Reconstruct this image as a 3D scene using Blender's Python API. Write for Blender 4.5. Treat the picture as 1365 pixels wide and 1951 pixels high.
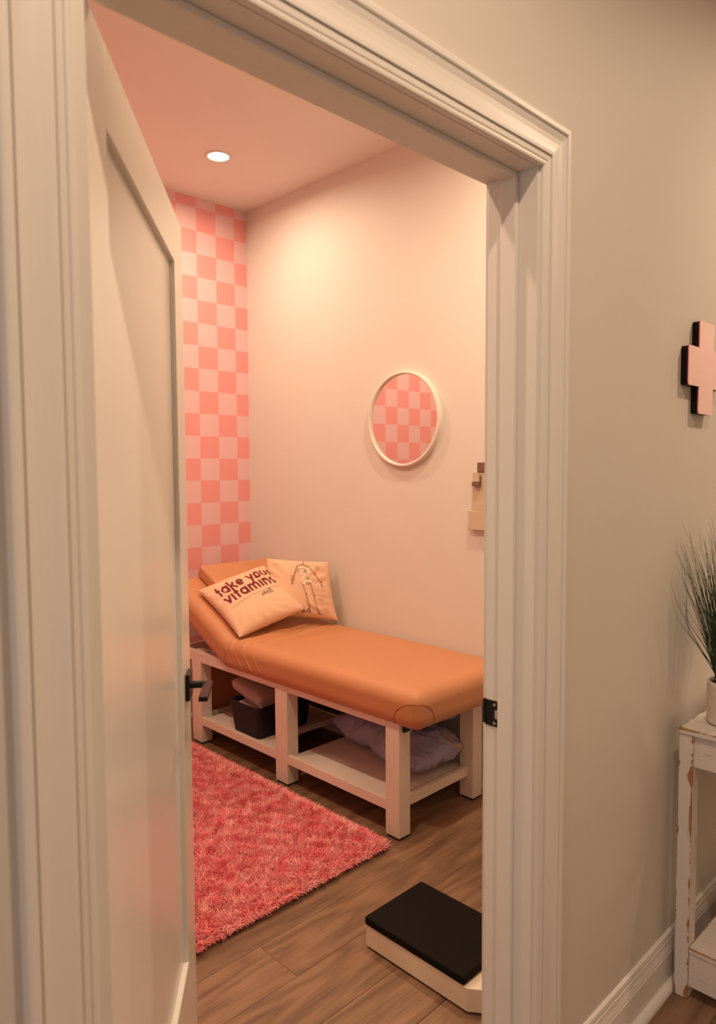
import bpy, bmesh, math, random
import numpy as np
from mathutils import Vector, Matrix
from mathutils.bvhtree import BVHTree
random.seed(7); rng = np.random.default_rng(7)
for o in list(bpy.data.objects): bpy.data.objects.remove(o)
SC = bpy.context.scene; COL = SC.collection
PI = math.pi

# ------------------------------------------------------------------ camera
cam_d = bpy.data.cameras.new('camera'); cam = bpy.data.objects.new('camera', cam_d); COL.objects.link(cam)
yaw, pitch, roll = math.radians(44.65), math.radians(-3.56), math.radians(-0.32)
fw = Vector((math.sin(yaw)*math.cos(pitch), math.cos(yaw)*math.cos(pitch), math.sin(pitch)))
r0 = fw.cross(Vector((0, 0, 1))).normalized(); u0 = r0.cross(fw)
r_ = r0*math.cos(roll)+u0*math.sin(roll); u_ = -r0*math.sin(roll)+u0*math.cos(roll)
M = Matrix((r_, u_, -fw)).transposed().to_4x4(); M.translation = (0, 0, 1.459); cam.matrix_world = M
cam_d.sensor_fit = 'VERTICAL'; cam_d.sensor_height = 36; cam_d.lens = 1363.4/1951*36
cam_d.clip_start = .02
cam_d.dof.use_dof = True; cam_d.dof.focus_distance = 2.5; cam_d.dof.aperture_fstop = 4.2
SC.camera = cam

# ------------------------------------------------------------------ world, exposure
SC.view_settings.view_transform = 'Standard'; SC.view_settings.look = 'None'
SC.view_settings.gamma = 1; SC.view_settings.exposure = 0.0; SC.view_settings.use_curve_mapping = False
w = bpy.data.worlds.new('world'); SC.world = w; w.use_nodes = True
w.node_tree.nodes['Background'].inputs[0].default_value = (1, .8, .6, 1)
w.node_tree.nodes['Background'].inputs[1].default_value = 0.0
ROOM_W, HALL_W = 14.2, 19.8               # watts of the downlights
SPREAD = math.radians(170)
LAMP_COL = (1.0, .75, .50); HALL_COL = (1.0, .74, .51)
WINDOW_STR = 1.6
W0, W1 = .774, .888                        # hall face and room face of the door wall
XR, YB, ZC = 2.655, 3.645, 3.010           # right room wall, back room wall, ceiling

# ------------------------------------------------------------------ materials
def mat(name, col, rough=.5, metal=0, bump=0, bscale=200, spec=.5, coat=0, emit=None, estr=0, var=0, vscale=3, sheen=0):
    m = bpy.data.materials.new(name); m.use_nodes = True; nt = m.node_tree; b = nt.nodes['Principled BSDF']
    b.inputs['Base Color'].default_value = (*col, 1); b.inputs['Roughness'].default_value = rough
    b.inputs['Metallic'].default_value = metal; b.inputs['Specular IOR Level'].default_value = spec
    b.inputs['Coat Weight'].default_value = coat; b.inputs['Sheen Weight'].default_value = sheen
    if emit: b.inputs['Emission Color'].default_value = (*emit, 1); b.inputs['Emission Strength'].default_value = estr
    tc = nt.nodes.new('ShaderNodeTexCoord')
    if bump:
        n = nt.nodes.new('ShaderNodeTexNoise'); n.inputs['Scale'].default_value = bscale; n.inputs['Detail'].default_value = 4
        nt.links.new(tc.outputs['Object'], n.inputs['Vector'])
        bp = nt.nodes.new('ShaderNodeBump'); bp.inputs['Strength'].default_value = bump; bp.inputs['Distance'].default_value = .002
        nt.links.new(n.outputs['Fac'], bp.inputs['Height']); nt.links.new(bp.outputs['Normal'], b.inputs['Normal'])
    if var:
        n = nt.nodes.new('ShaderNodeTexNoise'); n.inputs['Scale'].default_value = vscale; n.inputs['Detail'].default_value = 5
        nt.links.new(tc.outputs['Object'], n.inputs['Vector'])
        r = nt.nodes.new('ShaderNodeMapRange'); r.inputs[1].default_value = .3; r.inputs[2].default_value = .7
        r.inputs[3].default_value = 1-var; r.inputs[4].default_value = 1+var
        nt.links.new(n.outputs['Fac'], r.inputs[0])
        mx = nt.nodes.new('ShaderNodeVectorMath'); mx.operation = 'SCALE'; mx.inputs[0].default_value = col
        nt.links.new(r.outputs[0], mx.inputs['Scale']); nt.links.new(mx.outputs[0], b.inputs['Base Color'])
    return m
M_wall = mat('wall_paint', (.76, .73, .68), .6, bump=.12, bscale=350, var=.01)
M_wallhall = mat('hall_wall_paint', (.64, .59, .53), .6, bump=.12, bscale=350, var=.01)
M_pinkwall = mat('pink_wall_paint', (.84, .50, .42), .6, bump=.12, bscale=350)
M_ceil = mat('ceiling_paint', (.82, .77, .73), .85, bump=.1, bscale=300)
M_trim = mat('trim_gloss_paint', (.74, .70, .66), .40, bump=.05, bscale=60)
M_door = mat('door_satin_paint', (.74, .72, .68), .24, bump=.04, bscale=90)
M_black = mat('matte_black_metal', (.008, .007, .007), .32, metal=0, spec=.22)
M_steel = mat('brushed_steel', (.55, .53, .5), .3, metal=1)
M_hole = mat('dark_recess', (.004, .004, .004), .8)
M_bedwood = mat('pale_painted_frame', (.80, .70, .62), .45, bump=.25, bscale=40, var=.04, vscale=6)
M_vinyl = mat('orange_vinyl', (.59, .262, .125), .42, bump=.35, bscale=700, var=.03, vscale=4, spec=.45)
M_vinylseam = mat('dark_orange_thread', (.16, .035, .012), .7)
M_pillow = mat('cream_cotton', (.80, .51, .34), .85, bump=.35, bscale=500, var=.03, sheen=.2)
M_maroon = mat('maroon_print', (.17, .010, .022), .8)
M_inkblk = mat('black_print', (.02, .018, .022), .8)
M_inkline = mat('grey_print', (.30, .17, .12), .9)
M_inkor = mat('orange_flower_print', (.85, .33, .07), .9)
M_inkwh = mat('white_flower_print', (.95, .85, .70), .9)
M_inkgr = mat('green_flower_print', (.38, .38, .16), .9)
M_black_pad = mat('rubber_pad', (.01, .009, .009), .6)
M_shadeboard = mat('dark_shade_board', (.07, .035, .022), .6, bump=.2, bscale=60)  # under-bed shade put into the board colour
M_basket = mat('black_plastic', (.018, .014, .014), .5, spec=.25, bump=.5, bscale=120)
M_towel = mat('mauve_towel', (.50, .34, .36), .95, bump=.8, bscale=400, sheen=.3)
M_greycloth = mat('bluish_cloth', (.36, .34, .50), .85, bump=.4, bscale=250, var=.08, vscale=5)
M_peach = mat('peach_cloth', (.55, .32, .24), .85)
M_scalewhite = mat('ivory_plastic', (.78, .66, .52), .45, bump=.1, bscale=150)
M_scaletop = mat('black_rubber', (.008, .006, .005), .75, bump=.3, bscale=900, spec=.12)
M_frame = mat('white_mirror_frame', (.85, .78, .70), .35)
M_mirror = mat('mirror_glass', (.86, .84, .82), .02, metal=1)
M_cross = mat('pink_mirror_acrylic', (1.0, .66, .64), .12, metal=.35, spec=.6)
M_crossedge = mat('black_edge', (.004, .002, .002), .4, spec=.15)
M_crossred = mat('red_edge', (.30, .004, .012), .3)
M_holder = mat('beige_plastic', (.62, .52, .40), .5)
M_brown = mat('brown_plastic', (.20, .11, .08), .5)
M_pot = mat('ivory_ribbed_ceramic', (.74, .62, .52), .65, bump=.25, bscale=90)
M_soil = mat('dark_soil', (.008, .007, .005), .9)
M_grass = mat('dark_green_grass', (.030, .060, .022), .5, var=.5, vscale=40)
M_bulb = mat('lamp_disc', (1, 1, 1), .5, emit=(1, .93, .85), estr=6)
M_ring = mat('lamp_ring', (.8, .75, .7), .5)
M_daylight = mat('daylight_pane', (.2, .2, .2), .5, emit=(.75, .85, 1.0), estr=WINDOW_STR)

# checker wallpaper: flat print on the back wall
def checker_mat():
    m = bpy.data.materials.new('checker_wallpaper'); m.use_nodes = True; nt = m.node_tree; b = nt.nodes['Principled BSDF']
    L = nt.links; N = nt.nodes.new
    tc = N('ShaderNodeTexCoord'); sp = N('ShaderNodeSeparateXYZ'); L.new(tc.outputs['Object'], sp.inputs[0])
    def cell(out, org, size):
        a = N('ShaderNodeMath'); a.operation = 'SUBTRACT'; a.inputs[1].default_value = org; L.new(out, a.inputs[0])
        d = N('ShaderNodeMath'); d.operation = 'DIVIDE'; d.inputs[1].default_value = size; L.new(a.outputs[0], d.inputs[0])
        f = N('ShaderNodeMath'); f.operation = 'FLOOR'; L.new(d.outputs[0], f.inputs[0]); return f.outputs[0]
    cx = cell(sp.outputs[0], 2.565-1.31, .131); cz = cell(sp.outputs[2], 2.9548-.1307*24, .1307)
    s = N('ShaderNodeMath'); s.operation = 'ADD'; L.new(cx, s.inputs[0]); L.new(cz, s.inputs[1])
    md = N('ShaderNodeMath'); md.operation = 'FLOORED_MODULO'; md.inputs[1].default_value = 2; L.new(s.outputs[0], md.inputs[0])
    mx = N('ShaderNodeMix'); mx.data_type = 'RGBA'
    L.new(md.outputs[0], mx.inputs[0]); mx.inputs[6].default_value = (.84, .54, .57, 1); mx.inputs[7].default_value = (.87, .36, .36, 1)
    L.new(mx.outputs[2], b.inputs['Base Color']); b.inputs['Roughness'].default_value = .6
    return m
M_check = checker_mat()

def wood_mat():
    m = bpy.data.materials.new('oak_plank'); m.use_nodes = True; nt = m.node_tree; b = nt.nodes['Principled BSDF']
    L = nt.links; N = nt.nodes.new
    tc = N('ShaderNodeTexCoord'); oi = N('ShaderNodeObjectInfo')
    off = N('ShaderNodeVectorMath'); off.operation = 'SCALE'; off.inputs[0].default_value = (37, 91, 53); L.new(oi.outputs['Random'], off.inputs['Scale'])
    ad = N('ShaderNodeVectorMath'); ad.operation = 'ADD'; L.new(tc.outputs['Object'], ad.inputs[0]); L.new(off.outputs[0], ad.inputs[1])
    def noise(scale, sc, det=6, dist=0):
        mp = N('ShaderNodeMapping'); mp.inputs['Scale'].default_value = scale; L.new(ad.outputs[0], mp.inputs[0])
        n = N('ShaderNodeTexNoise'); n.inputs['Scale'].default_value = sc; n.inputs['Detail'].default_value = det; n.inputs['Distortion'].default_value = dist
        L.new(mp.outputs[0], n.inputs['Vector']); return n.outputs['Fac']
    fine = noise((1, 28, 1), 9, 8, .4); broad = noise((1, 5, 1), 2.2, 3, 1.2)
    # cathedral grain rings: fract of a stretched noise field
    rg = N('ShaderNodeMath'); rg.operation = 'MULTIPLY'; rg.inputs[1].default_value = 16; L.new(noise((.7, 3.2, 1), 1.5, 2, .3), rg.inputs[0])
    sn = N('ShaderNodeMath'); sn.operation = 'PINGPONG'; sn.inputs[1].default_value = 1; L.new(rg.outputs[0], sn.inputs[0])
    mx1 = N('ShaderNodeMix'); mx1.data_type = 'FLOAT'; mx1.inputs[0].default_value = .33; L.new(fine, mx1.inputs[2]); L.new(sn.outputs[0], mx1.inputs[3])
    mx2 = N('ShaderNodeMix'); mx2.data_type = 'FLOAT'; mx2.inputs[0].default_value = .35; L.new(mx1.outputs[0], mx2.inputs[2]); L.new(broad, mx2.inputs[3])
    cr = N('ShaderNodeValToRGB'); cr.color_ramp.elements[0].position = .28; cr.color_ramp.elements[0].color = (.115, .060, .034, 1)
    cr.color_ramp.elements[1].position = .72; cr.color_ramp.elements[1].color = (.32, .185, .110, 1)
    L.new(mx2.outputs[0], cr.inputs[0])
    tint = N('ShaderNodeMapRange'); tint.inputs[3].default_value = .86; tint.inputs[4].default_value = 1.12; L.new(oi.outputs['Random'], tint.inputs[0])
    sc = N('ShaderNodeVectorMath'); sc.operation = 'SCALE'; L.new(cr.outputs[0], sc.inputs[0]); L.new(tint.outputs[0], sc.inputs['Scale'])
    L.new(sc.outputs[0], b.inputs['Base Color']); b.inputs['Roughness'].default_value = .48
    bp = N('ShaderNodeBump'); bp.inputs['Strength'].default_value = .35; bp.inputs['Distance'].default_value = .001; L.new(mx1.outputs[0], bp.inputs['Height']); L.new(bp.outputs[0], b.inputs['Normal'])
    return m
M_wood = wood_mat()

def distressed_mat(name, gscale):
    m = bpy.data.materials.new(name); m.use_nodes = True; nt = m.node_tree; b = nt.nodes['Principled BSDF']
    L = nt.links; N = nt.nodes.new
    geo = N('ShaderNodeNewGeometry'); bv = N('ShaderNodeBevel'); bv.samples = 8; bv.inputs['Radius'].default_value = .008
    dt = N('ShaderNodeVectorMath'); dt.operation = 'DOT_PRODUCT'; L.new(geo.outputs['True Normal'], dt.inputs[0]); L.new(bv.outputs[0], dt.inputs[1])
    tc = N('ShaderNodeTexCoord')
    n = N('ShaderNodeTexNoise'); n.inputs['Scale'].default_value = 11; n.inputs['Detail'].default_value = 7; n.inputs['Roughness'].default_value = .65; L.new(tc.outputs['Object'], n.inputs['Vector'])
    # wear depth varies along the edge: the noise shifts the threshold
    a = N('ShaderNodeMapRange'); a.inputs[1].default_value = .35; a.inputs[2].default_value = .65; a.inputs[3].default_value = .76; a.inputs[4].default_value = .955; L.new(n.outputs['Fac'], a.inputs[0])
    su = N('ShaderNodeMath'); su.operation = 'SUBTRACT'; L.new(a.outputs[0], su.inputs[0]); L.new(dt.outputs['Value'], su.inputs[1])
    mu = N('ShaderNodeMath'); mu.operation = 'MULTIPLY'; mu.use_clamp = True; mu.inputs[1].default_value = 30; L.new(su.outputs[0], mu.inputs[0])
    mp = N('ShaderNodeMapping'); mp.inputs['Scale'].default_value = gscale; L.new(tc.outputs['Object'], mp.inputs[0])
    g = N('ShaderNodeTexNoise'); g.inputs['Scale'].default_value = 3; g.inputs['Detail'].default_value = 8; L.new(mp.outputs[0], g.inputs['Vector'])
    gr = N('ShaderNodeMapRange'); gr.inputs[1].default_value = .64; gr.inputs[2].default_value = .78; L.new(g.outputs['Fac'], gr.inputs[0])
    m1 = N('ShaderNodeMix'); m1.data_type = 'RGBA'; L.new(gr.outputs[0], m1.inputs[0]); m1.inputs[6].default_value = (.68, .62, .58, 1); m1.inputs[7].default_value = (.24, .16, .13, 1)
    m2 = N('ShaderNodeMix'); m2.data_type = 'RGBA'; L.new(mu.outputs[0], m2.inputs[0]); L.new(m1.outputs[2], m2.inputs[6]); m2.inputs[7].default_value = (.34, .13, .045, 1)
    L.new(m2.outputs[2], b.inputs['Base Color']); b.inputs['Roughness'].default_value = .6
    bp = N('ShaderNodeBump'); bp.inputs['Strength'].default_value = .4; bp.inputs['Distance'].default_value = .001; L.new(g.outputs['Fac'], bp.inputs['Height']); L.new(bp.outputs[0], b.inputs['Normal'])
    return m
M_dist = distressed_mat('distressed_white_boards', (30, 3.5, 45)); M_distv = distressed_mat('distressed_white_legs', (30, 30, 2.0))

def pile_mat():
    m = bpy.data.materials.new('pink_shag_pile'); m.use_nodes = True; nt = m.node_tree; b = nt.nodes['Principled BSDF']
    L = nt.links; N = nt.nodes.new
    tc = N('ShaderNodeTexCoord'); n = N('ShaderNodeTexNoise'); n.inputs['Scale'].default_value = 22; n.inputs['Detail'].default_value = 5
    L.new(tc.outputs['Object'], n.inputs['Vector'])
    cr = N('ShaderNodeValToRGB'); cr.color_ramp.elements[0].position = .35; cr.color_ramp.elements[0].color = (.90, .21, .25, 1)
    cr.color_ramp.elements[1].position = .65; cr.color_ramp.elements[1].color = (.95, .46, .45, 1)
    L.new(n.outputs['Fac'], cr.inputs[0]); L.new(cr.outputs[0], b.inputs['Base Color']); b.inputs['Roughness'].default_value = .7
    b.inputs['Specular IOR Level'].default_value = .3
    return m
M_pile = pile_mat()

# ------------------------------------------------------------------ helpers
def tag(o, label=None, cat=None, group=None, kind=None):
    if label: o['label'] = label
    if cat: o['category'] = cat
    if group: o['group'] = group
    if kind: o['kind'] = kind
    return o
def empty(name, loc, label=None, cat=None, group=None, kind=None, rotz=0):
    o = bpy.data.objects.new(name, None); COL.objects.link(o); o.empty_display_size = .05
    o.location = loc; o.rotation_euler = (0, 0, rotz); return tag(o, label, cat, group, kind)
bpy.context.view_layer.update()
def obj(name, me_or_bm, m, parent=None, smooth=False, world=True, bevel=0, seg=2):
    """link as one mesh object; coordinates are world ones, moved into the parent's frame when world is set"""
    if isinstance(me_or_bm, bmesh.types.BMesh):
        me = bpy.data.meshes.new(name); me_or_bm.normal_update(); me_or_bm.to_mesh(me); me_or_bm.free()
    else: me = me_or_bm
    o = bpy.data.objects.new(name, me); COL.objects.link(o)
    for mm in (m if isinstance(m, (list, tuple)) else [m]): me.materials.append(mm)
    if smooth:
        for p in me.polygons: p.use_smooth = True
    if parent:
        o.parent = parent
        if world:
            mw = Matrix.Identity(4); p = parent; chain = []
            while p: chain.append(p); p = p.parent
            for p in reversed(chain): mw = mw @ p.matrix_basis
            me.transform(mw.inverted())
    if bevel:
        md = o.modifiers.new('bevel', 'BEVEL'); md.width = bevel; md.segments = seg; md.limit_method = 'ANGLE'; md.harden_normals = True
        for p in me.polygons: p.use_smooth = True
    return o
def bx(bm, a, b):
    vs = [bm.verts.new((x, y, z)) for x in (a[0], b[0]) for y in (a[1], b[1]) for z in (a[2], b[2])]
    for f in ((0, 1, 3, 2), (4, 6, 7, 5), (0, 4, 5, 1), (2, 3, 7, 6), (0, 2, 6, 4), (1, 5, 7, 3)): bm.faces.new([vs[i] for i in f])
    return bm
def box(name, a, b, m, parent=None, bevel=.001, seg=2):
    return obj(name, bx(bmesh.new(), a, b), m, parent, bevel=bevel, seg=seg)
def cyl(bm, p0, p1, r0_, r1_=None, n=20, caps=True):
    p0, p1 = Vector(p0), Vector(p1); r1_ = r0_ if r1_ is None else r1_
    d = (p1-p0).normalized(); a = d.orthogonal().normalized(); b = d.cross(a)
    A = [bm.verts.new(p0+(a*math.cos(t)+b*math.sin(t))*r0_) for t in np.linspace(0, 2*PI, n, endpoint=False)]
    B = [bm.verts.new(p1+(a*math.cos(t)+b*math.sin(t))*r1_) for t in np.linspace(0, 2*PI, n, endpoint=False)]
    for i in range(n): bm.faces.new((A[i], A[(i+1) % n], B[(i+1) % n], B[i]))
    if caps: bm.faces.new(A[::-1]); bm.faces.new(B)
    return bm
def lathe(bm, c, prof, n=64):
    rings = []
    for r, z in prof:
        rings.append([bm.verts.new((c[0]+r*math.cos(t), c[1]+r*math.sin(t), c[2]+z)) for t in np.linspace(0, 2*PI, n, endpoint=False)])
    for A, B in zip(rings, rings[1:]):
        for i in range(n): bm.faces.new((A[i], A[(i+1) % n], B[(i+1) % n], B[i]))
    return bm
def grid_mesh(name, P, closed_u=False):
    """P: (nu,nv,3) array -> mesh"""
    nu, nv = P.shape[:2]; me = bpy.data.meshes.new(name)
    i = np.arange(nu-1)[:, None]*nv+np.arange(nv-1)[None, :]
    F = np.stack([i, i+nv, i+nv+1, i+1], -1).reshape(-1, 4)
    me.from_pydata(P.reshape(-1, 3).tolist(), [], F.tolist()); return me
def strip_mesh(name, quads):
    me = bpy.data.meshes.new(name); V = [v for q in quads for v in q]
    me.from_pydata(V, [], [tuple(range(4*i, 4*i+4)) for i in range(len(quads))]); return me
def tube(bm, pts, r, n=6):
    pts = [Vector(p) for p in pts]; rings = []
    for i, p in enumerate(pts):
        d = (pts[min(i+1, len(pts)-1)]-pts[max(i-1, 0)]).normalized(); a = d.cross(Vector((.3, .2, 1))).normalized(); b = d.cross(a)
        rr = r[i] if isinstance(r, (list, tuple)) else r
        rings.append([bm.verts.new(p+(a*math.cos(t)+b*math.sin(t))*rr) for t in np.linspace(0, 2*PI, n, endpoint=False)])
    for A, B in zip(rings, rings[1:]):
        for i in range(n): bm.faces.new((A[i], A[(i+1) % n], B[(i+1) % n], B[i]))
    bm.faces.new(rings[0][::-1]); bm.faces.new(rings[-1]); return bm
def struct(o, label, cat): return tag(o, label, cat, kind='structure')

# ------------------------------------------------------------------ room shell
HX0, HX1, HY0 = -3.0, 5.2, -1.35        # hall extents
RX0 = -.55                              # room left wall
JL, JR, ZH = .355, 1.263, 2.045         # clear opening
# door wall with its opening
bm = bmesh.new()
bx(bm, (HX0, W0, 0), (JL-.019, W1, ZC)); bx(bm, (JR+.019, W0, 0), (HX1, W1, ZC)); bx(bm, (JL-.019, W0, ZH+.019), (JR+.019, W1, ZC))
struct(obj('wall_front', bm, M_wallhall), 'greige painted wall around the white door opening', 'wall')
struct(box('wall_right', (XR, W1, 0), (XR+.1, YB+.1, ZC), M_wall, bevel=0), 'peach lit wall that carries the round mirror', 'wall')
struct(box('wall_back', (RX0-.1, YB, 0), (XR, YB+.1, ZC), M_check, bevel=0), 'back wall papered in pink checkered squares', 'wall')
struct(box('wall_left', (RX0-.1, W1, 0), (RX0, YB, ZC), M_pinkwall, bevel=0), 'unseen side wall of the treatment room, pink for its bounced light', 'wall')  # unseen wall, its pink chosen for the bounce onto ceiling and bed frame
struct(box('wall_rear', (HX0, HY0-.1, 0), (HX1, HY0, ZC), M_wallhall, bevel=0), 'plain hallway wall opposite the doorway, behind the viewer', 'wall')
struct(box('wall_hall_end', (HX1, HY0-.1, 0), (HX1+.1, W1, ZC), M_wallhall, bevel=0), 'plain far right end wall of the hallway', 'wall')
bm = bmesh.new(); xx = HX0
bx(bm, (xx-.1, HY0-.1, 0), (xx, -1.0, ZC)); bx(bm, (xx-.1, .5, 0), (xx, W1, ZC)); bx(bm, (xx-.1, -1.0, 0), (xx, .5, .8)); bx(bm, (xx-.1, -1.0, 2.3), (xx, .5, ZC))
struct(obj('wall_hall_left', bm, M_wallhall), 'left end wall of the hallway with a window', 'wall')
t = empty('window_1', (xx, -.25, .8), 'daylight window at the left end of the hallway', 'window', kind='structure')
box('pane', (xx-.06, -1.0, .8), (xx-.05, .5, 2.3), M_daylight, t, 0)
for a in (-1.0, -.27, .46): box('window_bar', (xx-.07, a, .8), (xx-.02, a+.04, 2.3), M_trim, t)
for a in (.8, 1.52, 2.26): box('window_rail', (xx-.07, -1.0, a), (xx-.02, .5, a+.04), M_trim, t)
struct(box('ceiling', (HX0-.1, HY0-.1, ZC), (HX1+.1, YB+.1, ZC+.1), M_ceil, bevel=0), 'smooth white ceiling over room and hallway', 'ceiling')

# floor of single planks
fl = struct(box('floor', (HX0-.1, HY0-.1, -.06), (HX1+.1, YB+.1, -.009), M_hole, bevel=0), 'brown oak plank floor running across room and hallway', 'floor')
PL, PWD = 1.22, .18
bm = bmesh.new(); bx(bm, (-PL/2+.0004, -PWD/2+.0004, -.009), (PL/2-.0004, PWD/2-.0004, 0))
bmesh.ops.bevel(bm, geom=[e for e in bm.edges if all(v.co.z > -.001 for v in e.verts)], offset=.0006, segments=1, affect='EDGES')
pm = bpy.data.meshes.new('plank'); bm.to_mesh(pm); bm.free(); pm.materials.append(M_wood)
def clip_plank(x0, x1, y0, y1):
    full = abs(x1-x0-PL) < 1e-4 and abs(y1-y0-PWD) < 1e-4
    if full: me = pm
    else:
        b = bmesh.new(); hx, hy = (x1-x0)/2-.0004, (y1-y0)/2-.0004
        bx(b, (-hx, -hy, -.009), (hx, hy, 0)); me = bpy.data.meshes.new('plank'); b.to_mesh(me); b.free(); me.materials.append(M_wood)
    o = bpy.data.objects.new('plank', me); COL.objects.link(o); o.location = ((x0+x1)/2, (y0+y1)/2, 0); o.parent = fl
row = 0; y = HY0
while y < YB-.01:
    y1 = min(y+PWD, YB)
    room = y > .70
    xa, xb = (RX0, XR) if room and y > W1-.01 else (HX0, HX1)
    if not (y > W1-.01) and y1 > W1-.05: xa, xb = HX0, HX1
    x = xa-((row*.47) % 1.0)*PL
    while x < xb-.01:
        a, b_ = max(x, xa), min(x+PL, xb)
        if b_-a > .03: clip_plank(a, b_, y, y1)
        x += PL
    y = y1; row += 1

# casing and jamb
def sweep_casing(side):
    """profile u = outward from inner edge, h = proud of wall; mitred frame around the opening"""
    prof = [(0, 0), (0, .010), (.0015, .0120), (.005, .0128), (.0095, .0126), (.0105, .0108), (.0118, .0108), (.0128, .0126), (.0215, .0132), (.0222, .0108),
            (.0242, .0108), (.0250, .0160), (.031, .0162), (.042, .0150), (.052, .0146), (.062, .0152), (.0715, .0176), (.0735, .0180), (.0742, .0150), (.0762, .0150), (.0770, .0195),
            (.079, .0205), (.087, .0205), (.0905, .0195), (.092, .0175), (.092, 0)]
    inn = .006; out = []
    def yy(h): return (W0-h) if side == 'hall' else (W1+h)
    xl, xr, zt = JL-inn, JR+inn, ZH+inn-.006
    if side == 'hall': xl = .336; zt = 2.045
    L = [[(xl-u*.86, yy(h), 0) for u, h in prof], [(xl-u*.86, yy(h), zt+u) for u, h in prof]]
    T = [L[1], [(xr+u, yy(h), zt+u) for u, h in prof]]
    R = [T[1], [(xr+u, yy(h), 0) for u, h in prof]]
    return L, T, R
tr = empty('trim_1', ((JL+JR)/2, W0, 0), 'white moulded casing and jamb framing the open doorway', 'door frame', kind='structure')
def piece(name, pr, parent):
    bm = bmesh.new(); A = [bm.verts.new(p) for p in pr[0]]; B = [bm.verts.new(p) for p in pr[1]]; n = len(A)
    for i in range(n-1): bm.faces.new((A[i], A[i+1], B[i+1], B[i]))
    bm.faces.new((A[-1], A[0], B[0], B[-1])); bm.faces.new(A[::-1]); bm.faces.new(B)
    bmesh.ops.recalc_face_normals(bm, faces=bm.faces)
    return obj(name, bm, M_trim, parent)
for side in ('hall', 'room'):
    L, T, R = sweep_casing(side)
    piece('casing_side', L, tr); piece('casing_head', T, tr); piece('casing_side', R, tr)
box('jamb_side', (JR, W0-.002, 0), (JR+.018, W1+.001, ZH+.018), M_trim, tr)
box('jamb_side', (JL-.018, W0-.002, 0), (JL, W1+.001, ZH+.018), M_trim, tr)
box('jamb_head', (JL, W0-.002, ZH), (JR, W1+.001, ZH+.018), M_trim, tr)
SY0, SY1 = .815, .852
box('door_stop', (JR-.011, SY0, 0), (JR, SY1, ZH), M_trim, tr, .0025)
box('door_stop', (JL, SY0, 0), (JL+.011, SY1, ZH), M_trim, tr, .0025)
box('door_stop', (JL+.011, SY0, ZH-.011), (JR-.011, SY1, ZH), M_trim, tr, .0025)
# strike plate on the right jamb, rebate side
bm = bmesh.new(); zc = .931
def rplate(bm, x0, x1, y0, y1, z0, z1, r=.004):
    pts = []
    for cy, cz, a in ((y1-r, z1-r, 0), (y0+r, z1-r, 90), (y0+r, z0+r, 180), (y1-r, z0+r, 270)):
        for k in range(5): t = math.radians(a+k*22.5); pts.append((cy+r*math.cos(t), cz+r*math.sin(t)))
    A = [bm.verts.new((x0, p[0], p[1])) for p in pts]; B = [bm.verts.new((x1, p[0], p[1])) for p in pts]; n = len(pts)
    bm.faces.new(A); bm.faces.new(B[::-1])
    for i in range(n): bm.faces.new((A[i], B[i], B[(i+1) % n], A[(i+1) % n]))
rplate(bm, JR-.0022, JR, .853, .889, zc-.028, zc+.028)
bx(bm, (JR-.004, .886, zc-.024), (JR+.006, .893, zc+.028)); bmesh.ops.recalc_face_normals(bm, faces=bm.faces)
sp = obj('strike_plate', bm, M_black, tr); sp['label'] = 'black strike plate on the right jamb'
bm = bmesh.new(); rplate(bm, JR-.0030, JR-.0020, .858, .871, zc-.012, zc+.013, .005); obj('latch_hole', bm, M_hole, sp)
bm = bmesh.new(); rplate(bm, JR-.0038, JR-.0028, .8555, .8625, zc-.010, zc+.010, .0034); obj('latch_lip', bm, M_steel, sp)
for dz in (-.020, .020):
    bm = bmesh.new(); cyl(bm, (JR-.0034, .864, zc+dz), (JR-.0020, .864, zc+dz), .0034, n=14); obj('screw', bm, M_steel, sp)

# baseboards
def base_prof(h, extra=1):
    return [(0, 0), (.031*extra, 0), (.031, .006), (.029, .012), (.024, .018), (.015, .021), (.0135, .022), (.0135, .095), (.0115, .097), (.0115, .100), (.0135, .1015),
            (.0125, .106), (.0095, .118), (.0085, .128), (.0065, .131), (.0065, .134), (.0085, .136), (.007, .146), (.003, h), (0, h)]
def baseboard(name, p0, p1, nrm, label):
    bm = bmesh.new(); pr = base_prof(.150); nrm = Vector(nrm); p0, p1 = Vector(p0), Vector(p1)
    A = [bm.verts.new(p0+nrm*h+Vector((0, 0, z))) for h, z in pr]; B = [bm.verts.new(p1+nrm*h+Vector((0, 0, z))) for h, z in pr]; n = len(A)
    for i in range(n): bm.faces.new((A[i], A[(i+1) % n], B[(i+1) % n], B[i]))
    bm.faces.new(A[::-1]); bm.faces.new(B); bmesh.ops.recalc_face_normals(bm, faces=bm.faces)
    struct(obj(name, bm, M_trim), label, 'baseboard')
baseboard('baseboard_front', (JR+.006+.0965, W0, 0), (HX1, W0, 0), (0, -1, 0), 'white moulded baseboard with shoe strip running behind the distressed console table')
baseboard('baseboard_hall_left', (HX0, W0, 0), (JL-.11, W0, 0), (0, -1, 0), 'white baseboard left of the doorway in the hallway')
baseboard('baseboard_right', (XR, W1+.02, 0), (XR, YB, 0), (-1, 0, 0), 'white baseboard beneath the mirror wall behind the treatment bed')
baseboard('baseboard_back', (RX0, YB, 0), (XR-.031, YB, 0), (0, -1, 0), 'white baseboard below the pink checkered wallpaper')
baseboard('baseboard_left', (RX0, W1+.02, 0), (RX0, YB-.031, 0), (1, 0, 0), 'white baseboard on the hidden side wall of the room')

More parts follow.
